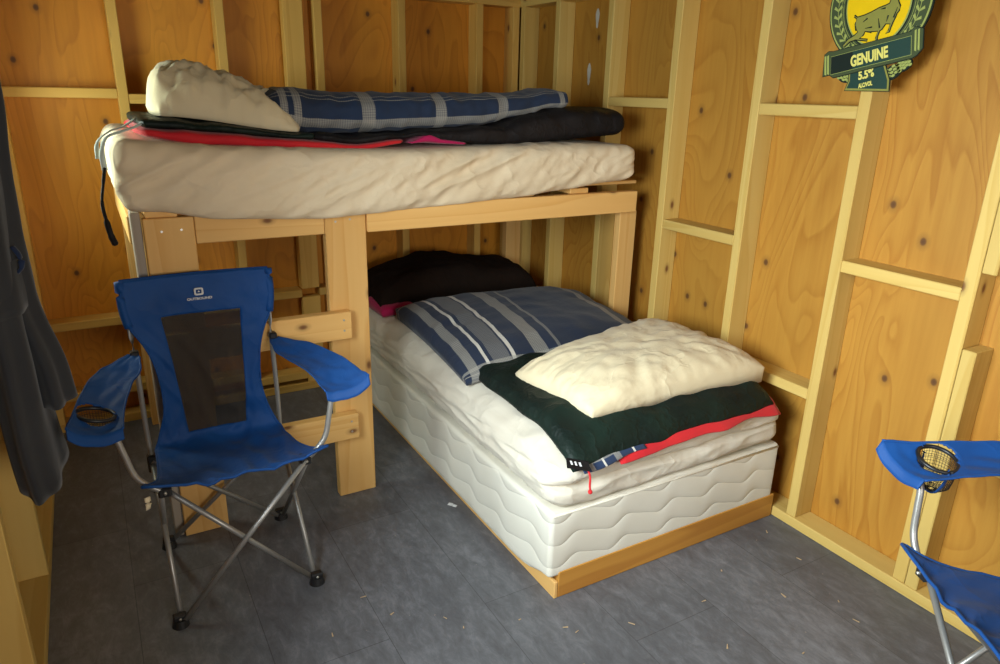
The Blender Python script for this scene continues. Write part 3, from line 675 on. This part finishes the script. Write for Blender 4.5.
# ------------------------------------------------------------------ folding camp chair
def make_chair(label):
    t = thing('camp_chair', label, 'chair', (0, 0, 0), 'blue folding camp chairs')
    L = lambda name, bm, mat, par=None, smooth=True: meshobj(name, bm, mat, par or t, smooth, True)
    R = 0.0078
    FF = {s: Vector((s*0.197, -0.205, 0.016)) for s in (-1, 1)}; RF = {s: Vector((s*0.184, 0.205, 0.016)) for s in (-1, 1)}
    FP = {s: Vector((s*0.188, -0.207, 0.438)) for s in (-1, 1)}; RP = {s: Vector((s*0.198, 0.168, 0.350)) for s in (-1, 1)}
    def leg(a, b, name='leg'): return L(name, T([a, b], R, 12), steel)
    def off(v, *d): return v+Vector(d)
    front = [leg(off(FF[-1], 0.01, -0.006, 0), off(FP[1], 0, -0.006, 0)), leg(off(FF[1], -0.01, 0.008, 0), off(FP[-1], 0, 0.008, 0))]
    leg(off(RF[-1], 0.01, 0.006, 0), off(RP[1], 0, 0.006, 0)); leg(off(RF[1], -0.01, -0.008, 0), off(RP[-1], 0, -0.008, 0))
    for s in (-1, 1):
        leg(off(FF[s], -s*0.004, 0.012, 0), off(RP[s], 0, 0, 0)); leg(off(RF[s], s*0.006, -0.01, 0), off(FP[s], s*0.010, 0.010, -0.004))
    def rivet(p, par, ax=(0, -0.011, 0)):
        p = Vector(p); L('rivet', T([p+Vector(ax)*1.0, p-Vector(ax)*0.6], 0.004, 8), screw_m, par)
    rivet((0, -0.205, 0.225), front[0])
    for s in (-1, 1):
        for f, yy in ((FF[s], 1), (RF[s], -1)):
            bm = bmesh.new(); bmesh.ops.create_cone(bm, cap_ends=True, segments=20, radius1=0.024, radius2=0.019, depth=0.022, matrix=Matrix.Translation((f.x, f.y, 0.011)))
            box(bm, (f.x-0.018, f.y-0.010, 0.012), (f.x+0.018, f.y+0.014, 0.036), 0.004)
            L('rubber_foot', bm, black_plastic, None, False)
            rivet((f.x, f.y-0.008, 0.026), t.children[-1], (0, -0.005, 0))
        # arm support: from the front seat corner outwards and up to the armrest
        a = L('arm_support', T([FP[s]+Vector((s*-0.004, -0.004, -0.004)), (s*0.222, -0.208, 0.462), (s*0.252, -0.205, 0.500), (s*0.268, -0.198, 0.560), (s*0.278, -0.193, 0.600), (s*0.292, -0.192, 0.622)], R*1.05, 12, 6), steel)
        rivet(FP[s]+Vector((0, -0.008, 0)), a)
        bm = bmesh.new(); box(bm, (FP[s].x-0.017, FP[s].y-0.012, FP[s].z-0.016), (FP[s].x+0.017, FP[s].y+0.020, FP[s].z+0.012), 0.004); L('corner_bracket', bm, black_plastic, None, False)
        bp = L('back_post', T([RP[s]-Vector((0, 0, 0.03)), (s*0.201, 0.172, 0.48), (s*0.200-0.002, 0.176, 0.70), (s*0.203-0.004, 0.193, 0.914)], R, 12, 4), steel)
        bm = bmesh.new(); box(bm, (RP[s].x-0.014, RP[s].y-0.014, RP[s].z-0.04), (RP[s].x+0.014, RP[s].y+0.014, RP[s].z+0.018), 0.004); L('slider', bm, black_plastic, bp, False)
        bm = bmesh.new(); box(bm, (s*0.202-0.012, 0.163, 0.690), (s*0.202+0.012, 0.189, 0.712), 0.004); L('arm_clip', bm, black_plastic, bp, False)
        for q in (0.34,):
            bm = T([FF[s]+(RP[s]-FF[s])*0.80-Vector((0, 0, 0.01)), FF[s]+(RP[s]-FF[s])*0.84], 0.011, 10); L('joint_collar', bm, black_plastic, t)
    # seat and back, one cloth
    path = [(-0.238, 0.446, 0.215), (-0.20, 0.436, 0.210), (-0.09, 0.408, 0.198), (0.01, 0.388, 0.193), (0.085, 0.380, 0.190), (0.130, 0.396, 0.188), (0.148, 0.445, 0.168), (0.153, 0.512, 0.149), (0.157, 0.590, 0.146), (0.161, 0.670, 0.155), (0.165, 0.734, 0.175), (0.169, 0.790, 0.203), (0.174, 0.853, 0.210), (0.180, 0.924, 0.210)]
    cp = catmull(path, 8); NV = len(cp)-1; NU = 40
    def surf(u, v, off_=0.0):
        f = v*NV; i = min(int(f), NV-1); c = cp[i].lerp(cp[i+1], f-i)
        d = (cp[min(i+2, NV)]-cp[max(i-1, 0)]); nrm = Vector((0, -d.y, d.x)).normalized()
        hw = c.z; y, z = c.x, c.y
        pw = min((0.088+0.026*max(0, min(1, (v-0.44)/0.42)))/hw, 0.86)
        if u < 0.25: x = -1+(1-pw)*u/0.25
        elif u > 0.75: x = pw+(1-pw)*(u-0.75)/0.25
        else: x = pw*(u*4-2)
        vseat = sst((0.42-v)/0.1); vback = 1-vseat
        # corners pulled up to the pivots on the seat, gentle bow on the back
        zlift = 0.022*vseat*abs(x)**3*(1-0.3*v)
        corner = 0.030*sst((0.10-v)/0.10)*abs(x)**5
        bow = 0.018*(1-x*x)*vback
        wk = 0.010*ridge(nz(x*2.6+v*3, v*9-abs(x)*2.5, 1.5))*(0.4+0.6*vseat+0.6*sst((0.75-v)/0.2)*vback)+0.004*nz(x*6, v*14, 3)
        wk *= (1-abs(x)**6*0.4)*sst((0.98-v)/0.08)
        p = Vector((x*(hw+corner)+0.004-0.008*sst((v-0.5)/0.4), y+bow*1.0, z+zlift+corner*0.35))
        p += Vector((0, -nrm.z*0, 0)) + Vector((0, nrm.y, nrm.z))*(wk+off_)
        return p
    U0, U1 = 0.25, 0.75
    V0, V1 = 0.44, 0.865
    bm = bmesh.new(); VV = 110
    vs_ = [[bm.verts.new(surf(i/NU, j/VV)) for i in range(NU+1)] for j in range(VV+1)]
    i0, i1, j0, j1 = int(U0*NU), int(U1*NU), int(V0*VV), int(V1*VV)
    for j in range(VV):
        for i in range(NU):
            if i0 <= i < i1 and j0 <= j < j1: continue
            bm.faces.new((vs_[j][i], vs_[j][i+1], vs_[j+1][i+1], vs_[j+1][i]))
    for v in [v for v in bm.verts if not v.link_faces]: bm.verts.remove(v)
    fab = L('seat_fabric', bm, blue_m); sd = fab.modifiers.new('thick', 'SOLIDIFY'); sd.thickness = 0.003; sd.offset = 0
    bm = bmesh.new()
    grid(bm, i1-i0, j1-j0, lambda a, b: surf((i0+(i1-i0)*a)/NU, (j0+(j1-j0)*b)/VV, 0.001))
    L('mesh_panel', bm, mesh_m)
    for s in (0, 1):    # hems
        L('hem', T([surf(s, k/40, 0.0) for k in range(0, 41)], 0.0035, 6), blue_m, fab)
    L('hem', T([surf(k/20, 0, 0.0) for k in range(0, 21)], 0.0045, 6), blue_m, fab)
    # sleeve at the top of the back
    bm = bmesh.new()
    grid(bm, 30, 10, lambda a, b: surf(a, 0.985-0.0+0.015*min(1, b*2)) + Vector((0, 0.010*math.sin(b*PI), 0.004-0.05*max(0, b-0.5)*2)))
    L('top_hem', bm, blue_m, fab)
    for s in (0, 1):    # side pockets that take the posts
        L('post_sleeve', T([surf(s, 0.84)+Vector((0, 0.006, 0)), surf(s, 0.90)+Vector((0, 0.008, 0)), surf(s, 0.95)+Vector((0, 0.008, 0)), surf(s, 0.998)+Vector((0, 0.006, 0))], 0.013, 12, 3), blue_m, fab)
    # printed mark: rounded ring over a line of lettering
    base_v = 0.922; cc = surf(0.5, base_v+0.018, -0.004); nn = Vector((0, -0.97, 0.22)).normalized(); up = Vector((0, 0.22, 0.97)).normalized()
    bm = bmesh.new()
    def rr_(w_, h_, r_, k=5):
        o = []
        for cx_, cy_, a0 in ((w_-r_, h_-r_, 0), (-w_+r_, h_-r_, 90), (-w_+r_, -h_+r_, 180), (w_-r_, -h_+r_, 270)):
            for q in range(k+1): a = math.radians(a0+90*q/k); o.append((cx_+r_*math.cos(a), cy_+r_*math.sin(a)))
        return o
    O, I_ = rr_(0.0135, 0.0115, 0.006), rr_(0.0082, 0.0062, 0.0035)
    oc = cc+nn*0.016
    vo = [bm.verts.new(oc+Vector((a, 0, 0))+up*b) for a, b in O]; vi = [bm.verts.new(oc+Vector((a, 0, 0))+up*b) for a, b in I_]
    for k in range(len(O)): bm.faces.new((vo[k], vo[(k+1) % len(O)], vi[(k+1) % len(O)], vi[k]))
    bm.faces.new([bm.verts.new(oc+Vector((a, 0, 0))+up*b) for a, b in ((-0.004, -0.002), (0.004, -0.002), (0.0, 0.0035))])
    lg_ = L('printed_logo', bm, white_print, fab); lg_.modifiers.new('thick', 'SOLIDIFY').thickness = 0.0012
    cu = bpy.data.curves.new('printed_name', 'FONT'); cu.body = 'OUTBOUND'; cu.size = 0.0125; cu.align_x = 'CENTER'; cu.extrude = 0.0005; cu.offset = 0.0004
    text_mesh('printed_name', cu, white_print, fab, oc-up*0.0245+nn*0.001, (math.atan2(0.97, 0.22), 0, 0), (1.0, 0.8, 1))
    # armrests
    for s in (-1, 1):
        zb_ = 0.702 if s < 0 else 0.692
        cen = catmull([(s*0.206, 0.176, zb_), (s*0.240, 0.10, zb_-0.012), (s*0.274, 0.01, zb_-0.018), (s*0.300, -0.09, 0.672), (s*0.314, -0.17, 0.655), (s*0.320, -0.222, 0.648)], 10)
        hws = [(0, 0.012), (0.08, 0.030), (0.22, 0.050), (0.6, 0.055), (1.0, 0.060)]
        NA = len(cen)-1
        cup = Vector((s*0.318, -0.135, 0)) if s < 0 else None
        def arm(u, v):
            f = v*NA; i = min(int(f), NA-1); c = cen[i].lerp(cen[i+1], f-i); x = u*2-1; hw = interp(hws, v)
            z = c.z - 0.010*(1-x*x)*sst(v*3) + 0.016*abs(x)**3*sst((v-0.6)/0.4)*(1 if x*s > 0 else 0.3) + 0.004*nz(u*4, v*9, s) + s*x*hw*0.27*sst(v/0.3)
            return Vector((c.x+x*hw*0.98, c.y-x*s*0.020*v, z))
        bm = bmesh.new(); nu_, nv_ = 26, 100
        G_ = [[bm.verts.new(arm(i/nu_, j/nv_)) for i in range(nu_+1)] for j in range(nv_+1)]
        for j in range(nv_):
            for i in range(nu_):
                c = (G_[j][i].co+G_[j+1][i+1].co)/2
                if cup is not None and math.hypot(c.x-cup.x, c.y-cup.y) < 0.043: continue
                bm.faces.new((G_[j][i], G_[j][i+1], G_[j+1][i+1], G_[j+1][i]))
        # front lip folded down
        lip = [[bm.verts.new(arm(i/nu_, 1)+Vector((0, -0.004*k, -0.008*k))) for i in range(nu_+1)] for k in range(1, 4)]
        rows = [G_[nv_]]+lip
        for A, C_ in zip(rows, rows[1:]):
            for i in range(nu_): bm.faces.new((A[i], A[i+1], C_[i+1], C_[i]))
        for v in [v for v in bm.verts if not v.link_faces]: bm.verts.remove(v)
        ar = L('armrest', bm, blue_m); sd = ar.modifiers.new('thick', 'SOLIDIFY'); sd.thickness = 0.004; sd.offset = 0
        for e in (0, 1): L('hem', T([arm(e, k/30) for k in range(31)], 0.0032, 6), blue_m, ar)
        if cup is not None:
            zc = 0.659
            ringp = [Vector((cup.x+0.044*math.cos(a), cup.y+0.044*math.sin(a), zc+0.001+0.044*math.cos(a)*s*0.27)) for a in [2*PI*k/36 for k in range(37)]]
            L('cup_ring', T(ringp, 0.0052, 8), black_plastic, ar)
            bm = bmesh.new()
            pr_ = [(0.043, 0.0), (0.042, -0.02), (0.040, -0.045), (0.036, -0.065), (0.024, -0.075), (0.006, -0.078)]
            RR = [[bm.verts.new((cup.x+r_*math.cos(2*PI*k/40), cup.y+r_*math.sin(2*PI*k/40), zc+h_+r_*math.cos(2*PI*k/40)*s*0.27*max(0, 1+h_/0.06))) for k in range(40)] for r_, h_ in [(interp([(i/5, p_[0]) for i, p_ in enumerate(pr_)], q/22), interp([(i/5, p_[1]) for i, p_ in enumerate(pr_)], q/22)) for q in range(23)]]
            for A, C_ in zip(RR, RR[1:]):
                for k in range(40): bm.faces.new((A[k], A[(k+1) % 40], C_[(k+1) % 40], C_[k]))
            net = L('cup_pouch', bm, black_plastic, ar); wmod = net.modifiers.new('net', 'WIREFRAME'); wmod.thickness = 0.0011
            L('pouch_strap', T([(cup.x-0.044, cup.y-0.004, zc-0.003), (cup.x-0.043, cup.y-0.006, zc-0.04), (cup.x-0.026, cup.y-0.01, zc-0.074), (cup.x+0.02, cup.y-0.01, zc-0.078), (cup.x+0.041, cup.y-0.006, zc-0.045), (cup.x+0.044, cup.y-0.004, zc-0.003)], 0.0075, 8, 5, 0.3), blue_m, ar)
    return t
def mesh_panel_mat():
    q = NT('dark_mesh_panel'); q.color((0.014, 0.012, 0.011)); q.rough(0.8)
    tr = q.n('ShaderNodeBsdfTransparent'); mx = q.n('ShaderNodeMixShader')
    tc = q.n('ShaderNodeTexCoord'); mp = q.n('ShaderNodeMapping'); mp.inputs['Scale'].default_value = (90, 150, 1); q.l(tc.outputs['UV'], mp.inputs[0])
    sp = q.n('ShaderNodeSeparateXYZ'); q.l(mp.outputs[0], sp.inputs[0])
    a = q.math('GREATER_THAN', q.math('FRACT', sp.outputs[0]), 0.62); b = q.math('GREATER_THAN', q.math('FRACT', sp.outputs[1]), 0.62)
    q.l(q.math('MULTIPLY', a, b), mx.inputs[0]); q.l(q.b.outputs[0], mx.inputs[1]); q.l(tr.outputs[0], mx.inputs[2]); q.l(mx.outputs[0], q.out.inputs[0])
    return q.m
mesh_m = mesh_panel_mat()
ch = make_chair('blue camp chair with black mesh back facing the camera beside the bunk leg')
ch.location = (0.25, 2.07, 0)
ch2 = copy_tree(ch)
meshobj('care_label', T([(-0.232, -0.238, 0.448), (-0.231, -0.241, 0.43), (-0.233, -0.238, 0.412)], 0.008, 6, 3, 0.15), pillow_m, ch, True, True)
ch2['label'] = 'blue camp chair cut off by the right edge, only its armrest and seat corner showing'
ch2.location = (1.656, 0.424, 0); ch2.rotation_euler = (0, 0, math.radians(-115.5))

# ------------------------------------------------------------------ coat hanging on the left wall
coat = thing('hanging_coat', 'slate grey garment hanging from the left wall at the picture edge', 'coat', (-0.2, 1.9, 0.45))
def hang(cx, cy, rx, ry, z0, z1, tabx, seed, folds=7, n=80, steps=50, amp=0.014):
    def ring(t):
        z = z0+(z1-z0)*t; return [Vector((cx+interp(tabx, z)+(rx+amp*(1-t*0.6)*math.sin(folds*a+seed+t*1.4)*0.6+0.006*nz(a*2, z*6, seed))*math.cos(a),
                                          cy+(ry*(1.0-0.30*t)+amp*(1-t*0.5)*math.sin(folds*a+seed))*math.sin(a), z)) for a in [2*PI*k/n for k in range(n)]]
    bm = bmesh.new(); R = [[bm.verts.new(p) for p in ring(i/steps)] for i in range(steps+1)]
    for A, C_ in zip(R, R[1:]):
        for k in range(n): bm.faces.new((A[k], A[(k+1) % n], C_[(k+1) % n], C_[k]))
    bm.faces.new(R[-1]); bm.faces.new(R[0][::-1])
    return bm
meshobj('body', hang(-0.215, 1.95, 0.050, 0.21, 0.545, 1.60, [(0.5, 0.020), (0.7, 0.008), (1.1, 0.004), (1.6, 0.03)], 0.6, amp=0.010), grey_cloth, coat, smooth=True)
meshobj('sleeve', hang(-0.196, 1.92, 0.040, 0.08, 0.73, 1.56, [(0.7, 0.052), (0.8, 0.045), (1.0, 0.012), (1.15, 0.008), (1.49, 0.022), (1.6, 0.03)], 2.1, 5, 60, 50, 0.010), grey_cloth, coat, smooth=True)
meshobj('waistband', hang(-0.212, 1.93, 0.060, 0.175, 0.98, 1.09, [(0.9, 0.0), (1.2, 0.0)], 0.6, 7, 60, 6, 0.008), grey_cloth, coat, smooth=True)
meshobj('buckle_strap', T([(-0.165, 1.86, 1.12), (-0.155, 1.855, 1.10), (-0.154, 1.855, 1.075), (-0.165, 1.86, 1.06)], 0.008, 8, 4, 0.5), navy_strap, coat, smooth=True)
meshobj('hanger_hook', T([(-0.21, 1.92, 1.58), (-0.21, 1.92, 1.66), (-0.24, 1.92, 1.69), (-0.275, 1.92, 1.68)], 0.003, 8, 5), steel, coat, smooth=True)

# ------------------------------------------------------------------ tin sign on the right wall
OY, OZ, SX = 1.3621, 1.5935, 2.036
ax = Vector((0, -0.9757, 0.2191)); bx = Vector((0, 0.2191, 0.9757)); nx_ = Vector((-1, 0, 0))
def SP(u, v, h): return Vector((SX, OY, OZ)) + ax*u + bx*v + nx_*h
sign = thing('tin_beer_sign', 'green and yellow tin sign with leaping goat reading GENUINE 5.5%', 'sign', (SX, OY, OZ))
def flat(name, pts, h0, h1, mat, parent=sign): return meshobj(name, prism(bmesh.new(), pts, h0, h1, SP), mat, parent)
def ell(cx, cy, rx, ry, n=64, a0=0, a1=2*PI): return [(cx+rx*math.cos(a0+(a1-a0)*k/n), cy+ry*math.sin(a0+(a1-a0)*k/n)) for k in range(n)]
CX, CY = 0.016, 0.140
flat('badge', ell(CX, CY, 0.158, 0.165), 0, 0.006, tin_black); flat('badge_rim', ell(CX, CY, 0.154, 0.161), 0.006, 0.0075, tin_lime)
flat('badge_field', ell(CX, CY, 0.149, 0.156), 0.0075, 0.009, tin_green); flat('oval_rim', ell(CX, CY, 0.103, 0.120), 0.009, 0.010, tin_black)
flat('oval_rim', ell(CX, CY, 0.099, 0.116), 0.010, 0.0108, tin_lime); flat('oval_field', ell(CX, CY, 0.095, 0.112), 0.0108, 0.0118, tin_yellow)
goat = [(-0.0542, 0.1273), (-0.0468, 0.1195), (-0.0256, 0.1187), (-0.0035, 0.1208), (0.0205, 0.1254), (0.0394, 0.126), (0.051, 0.1277), (0.0546, 0.1352), (0.0571, 0.1472), (0.0741, 0.1437), (0.0773, 0.1237), (0.0817, 0.1118), (0.0782, 0.1001), (0.0713, 0.0937), (0.0666, 0.0845), (0.0596, 0.0737), (0.0537, 0.0625), (0.0489, 0.0509), (0.0384, 0.0495), (0.0467, 0.058), (0.0515, 0.0718), (0.0387, 0.0755), (0.0267, 0.0637), (0.0208, 0.0621), (0.0146, 0.0496), (0.0108, 0.0353), (0.0047, 0.0325), (0.0086, 0.0469), (0.0148, 0.0627), (-0.0093, 0.0674), (-0.024, 0.0726), (-0.0291, 0.064), (-0.0417, 0.0585), (-0.017, 0.0495), (-0.0183, 0.0443), (-0.0344, 0.0502), (-0.0544, 0.0575), (-0.0724, 0.0567), (-0.0908, 0.0467), (-0.0959, 0.0527), (-0.0773, 0.066), (-0.0567, 0.0717), (-0.0464, 0.0778), (-0.0524, 0.0931), (-0.0534, 0.1046), (-0.0482, 0.1143), (-0.0556, 0.1221)]
gx = sum(p[0] for p in goat)/len(goat); gy = sum(p[1] for p in goat)/len(goat)
def grow(P, d):
    out = []
    n = len(P); area_ = sum(P[i][0]*P[(i+1) % n][1]-P[(i+1) % n][0]*P[i][1] for i in range(n)); sg = 1 if area_ > 0 else -1
    for i in range(n):
        a, b, c = Vector(P[i-1]), Vector(P[i]), Vector(P[(i+1) % n])
        t = ((b-a).normalized()+(c-b).normalized()); t = t.normalized() if t.length > 0.1 else (b-a).normalized()
        out.append((b.x+t.y*d*sg, b.y-t.x*d*sg))
    return out
meshobj('goat_outline', T([SP(u, v, 0.013) for u, v in goat+goat[:1]], 0.0017, 6), tin_black, sign); flat('goat', goat, 0.0126, 0.0136, tin_olive)
for a, b in [[(0.0252, 0.1196), (0.0393, 0.1185)], [(-0.0284, 0.1006), (-0.0148, 0.1066)], [(-0.0226, 0.0811), (-0.0018, 0.0785)], [(0.0177, 0.0969), (0.0209, 0.0698)], [(0.0411, 0.0813), (0.0472, 0.0967)], [(-0.0547, 0.1027), (-0.0514, 0.0826)], [(-0.0191, 0.0701), (-0.0045, 0.0649)], [(0.0738, 0.11), (0.0621, 0.0858)]]:
    meshobj('goat_stroke', T([SP(*a, 0.0138), SP(*b, 0.0138)], [0.0008, 0.0024], 6), tin_black, sign)
flat('horn', [(0.060, 0.146), (0.050, 0.168), (0.030, 0.180), (0.046, 0.176), (0.060, 0.166), (0.068, 0.150)], 0.0126, 0.0136, tin_black)
flat('mountain', [(-0.045, 0.185), (-0.022, 0.160), (-0.010, 0.190), (0.004, 0.200), (-0.02, 0.205)], 0.0118, 0.0124, tin_black)
def leafrow(cx, a0, a1, k):
    for i in range(k):
        a = a0+(a1-a0)*i/(k-1)
        for s, rr in ((-1, 0.0), (1, 0.0)):
            r_ = 1.0
            c = Vector((CX+0.126*math.cos(a), CY+0.139*math.sin(a))); tdir = Vector((-math.sin(a), math.cos(a)))*(1 if a1 > a0 else -1); nd = Vector((math.cos(a), math.sin(a)))
            p0 = c; p1 = c+tdir*0.010+nd*s*0.014; p2 = c+tdir*0.017+nd*s*0.010; p3 = c+tdir*0.008+nd*s*0.002
            flat('wheat_grain', [(p.x, p.y) for p in (p0, p1, p2, p3)], 0.009, 0.0102, tin_lime)
leafrow(0, math.radians(232), math.radians(165), 8); leafrow(0, math.radians(305), math.radians(375), 8)
for a0, a1 in ((232, 165), (305, 375)):
    P_ = [SP(CX+0.126*math.cos(math.radians(a0+(a1-a0)*k/20)), CY+0.139*math.sin(math.radians(a0+(a1-a0)*k/20)), 0.0095) for k in range(21)]
    meshobj('wheat_stem', T(P_, 0.0009, 6), tin_lime, sign)
for k, rr in enumerate((0.109, 0.115)):
    P_ = [SP(CX+rr*math.cos(a), CY+(rr+0.016)*math.sin(a), 0.0093) for a in [math.radians(150+240*q/50) for q in range(51)]]
    meshobj('border_line', T(P_, 0.0007, 6), tin_lime, sign)
def hop(cx, cy, rx, ry, rot_):
    c, s = math.cos(rot_), math.sin(rot_)
    f = lambda x, y: (cx+x*c-y*s, cy+x*s+y*c)
    flat('hop_cone', [f(rx*math.cos(a), ry*math.sin(a)) for a in [2*PI*k/24 for k in range(24)]], 0.002, 0.0085, tin_black)
    for i in range(5):
        for j in (-1, 0, 1):
            x, y = -rx*0.7+i*rx*0.35, j*ry*0.52+(0.2*ry if i % 2 else 0)
            if (x/rx)**2+(y/ry)**2 > 0.85: continue
            flat('hop_petal', [f(x+0.0055*math.cos(a)*1.0, y+0.0038*math.sin(a)) for a in [2*PI*k/10 for k in range(10)]], 0.0085, 0.0098, tin_lime)
hop(0.052, -0.060, 0.030, 0.019, 0.35); hop(0.086, -0.048, 0.024, 0.016, 0.3); hop(-0.094, -0.038, 0.026, 0.017, -0.5)
bxp = [(-0.077, -0.02), (-0.080, -0.055), (-0.0932, -0.0779), (0.0427, -0.1093), (0.0453, -0.0786), (0.030, -0.02)]
flat('strength_plate', grow(bxp, 0.003), 0.008, 0.011, tin_black); flat('strength_plate_rim', bxp, 0.011, 0.0118, tin_olive)
flat('strength_plate_field', [(-0.072, -0.02), (-0.075, -0.055), (-0.086, -0.0735), (0.038, -0.1025), (0.040, -0.0786), (0.025, -0.02)], 0.0118, 0.0125, tin_teal)
ban = [(-0.1631, -0.022), (-0.154, 0.040), (-0.140, 0.046), (-0.125, 0.042), (0.112, 0.034), (0.122, 0.044), (0.1455, 0.0326), (0.1430, -0.0172), (0.1268, -0.0313), (0.1144, -0.036), (-0.1273, -0.0330), (-0.140, -0.022)]
flat('banner', grow(ban, 0.002), 0.0125, 0.0160, tin_black); flat('banner_rim', ban, 0.0160, 0.0168, tin_green)
for u0, u1 in ((-0.156, -0.150), (-0.147, -0.141), (0.121, 0.126), (0.130, 0.135)): flat('banner_stripe', [(u0, -0.018), (u1, -0.022), (u1+0.002, 0.036), (u0+0.002, 0.034)], 0.0168, 0.0174, tin_lime)
dk = [(-0.131, 0.028), (0.113, 0.022), (0.1115, -0.027), (-0.1347, -0.0225)]
flat('banner_edge', grow(dk, 0.0016), 0.0168, 0.0174, tin_lime); flat('banner_field', dk, 0.0174, 0.0180, tin_teal)
flat('banner_field_end', [(-0.131, 0.028), (-0.06, 0.026), (-0.062, -0.0238), (-0.1347, -0.0225)], 0.0180, 0.0182, tin_black)
def text(body, u, v, size, sx, mat, h=0.0183):
    cu = bpy.data.curves.new('lettering', 'FONT'); cu.body = body; cu.size = size; cu.align_x = 'CENTER'; cu.align_y = 'CENTER'; cu.extrude = 0.0006; cu.offset = size*0.04
    text_mesh('lettering', cu, mat, sign, SP(u, v, h)-Vector(sign.location), Matrix((ax, bx, nx_)).transposed().to_euler(), (sx, 1, 1))
text('GENUINE', -0.010, -0.003, 0.042, 0.64, tin_letter); text('5.5%', -0.023, -0.048, 0.032, 0.80, tin_letter, 0.013); text('ALC/VOL', -0.026, -0.0765, 0.017, 0.62, tin_letter, 0.013)

# ------------------------------------------------------------------ floor litter
chips = [(0.73, 1.53), (0.76, 1.47), (0.92, 1.42), (1.04, 1.30), (0.60, 1.62), (0.98, 1.19), (1.46, 1.22), (1.62, 1.30), (1.83, 1.02), (1.80, 0.94), (1.25, 1.02), (1.12, 0.93), (0.86, 1.12), (1.93, 1.38), (1.38, 1.05), (1.02, 1.33), (0.55, 1.73), (0.63, 1.30), (1.55, 0.93), (1.90, 1.22), (1.2, 1.25), (0.42, 1.62), (1.7, 1.12)]
mast = None
for k, (x, y) in enumerate(chips):
    bm = bmesh.new(); ln = random.uniform(0.004, 0.011); wd = random.uniform(0.001, 0.002)
    box(bm, (-ln, -wd, 0), (ln, wd, 0.0018), 0.0005)
    for v in bm.verts: v.co.z += 0.0012*(v.co.x/ln)**2; v.co.y *= 1-0.5*v.co.x/ln*0.8
    o = meshobj('wood_chip', bm, chip_m, None, False, True); o.location = (x, y, 0.0003); o.rotation_euler = (0, 0, random.uniform(0, PI))
    tag(o, 'tiny pale wood chip scattered on the dark floor', 'wood chip', 'wood chips on the floor')
bm = bmesh.new()
for (a, b, c, d) in ((-0.018, -0.008, 0.0, 0.008), (0.003, -0.010, 0.018, 0.004)): box(bm, (a, b, 0), (c, d, 0.002), 0.0006)
box(bm, (-0.002, -0.004, 0), (0.005, 0.002, 0.0015), 0.0003)
pp_ = meshobj('paper_scrap', bm, paper_m, None, False, True); pp_.location = (1.015, 2.06, 0); pp_.rotation_euler = (0, 0, -0.9)
tag(pp_, 'small white paper scrap on the floor beside the lower bed', 'paper scrap')
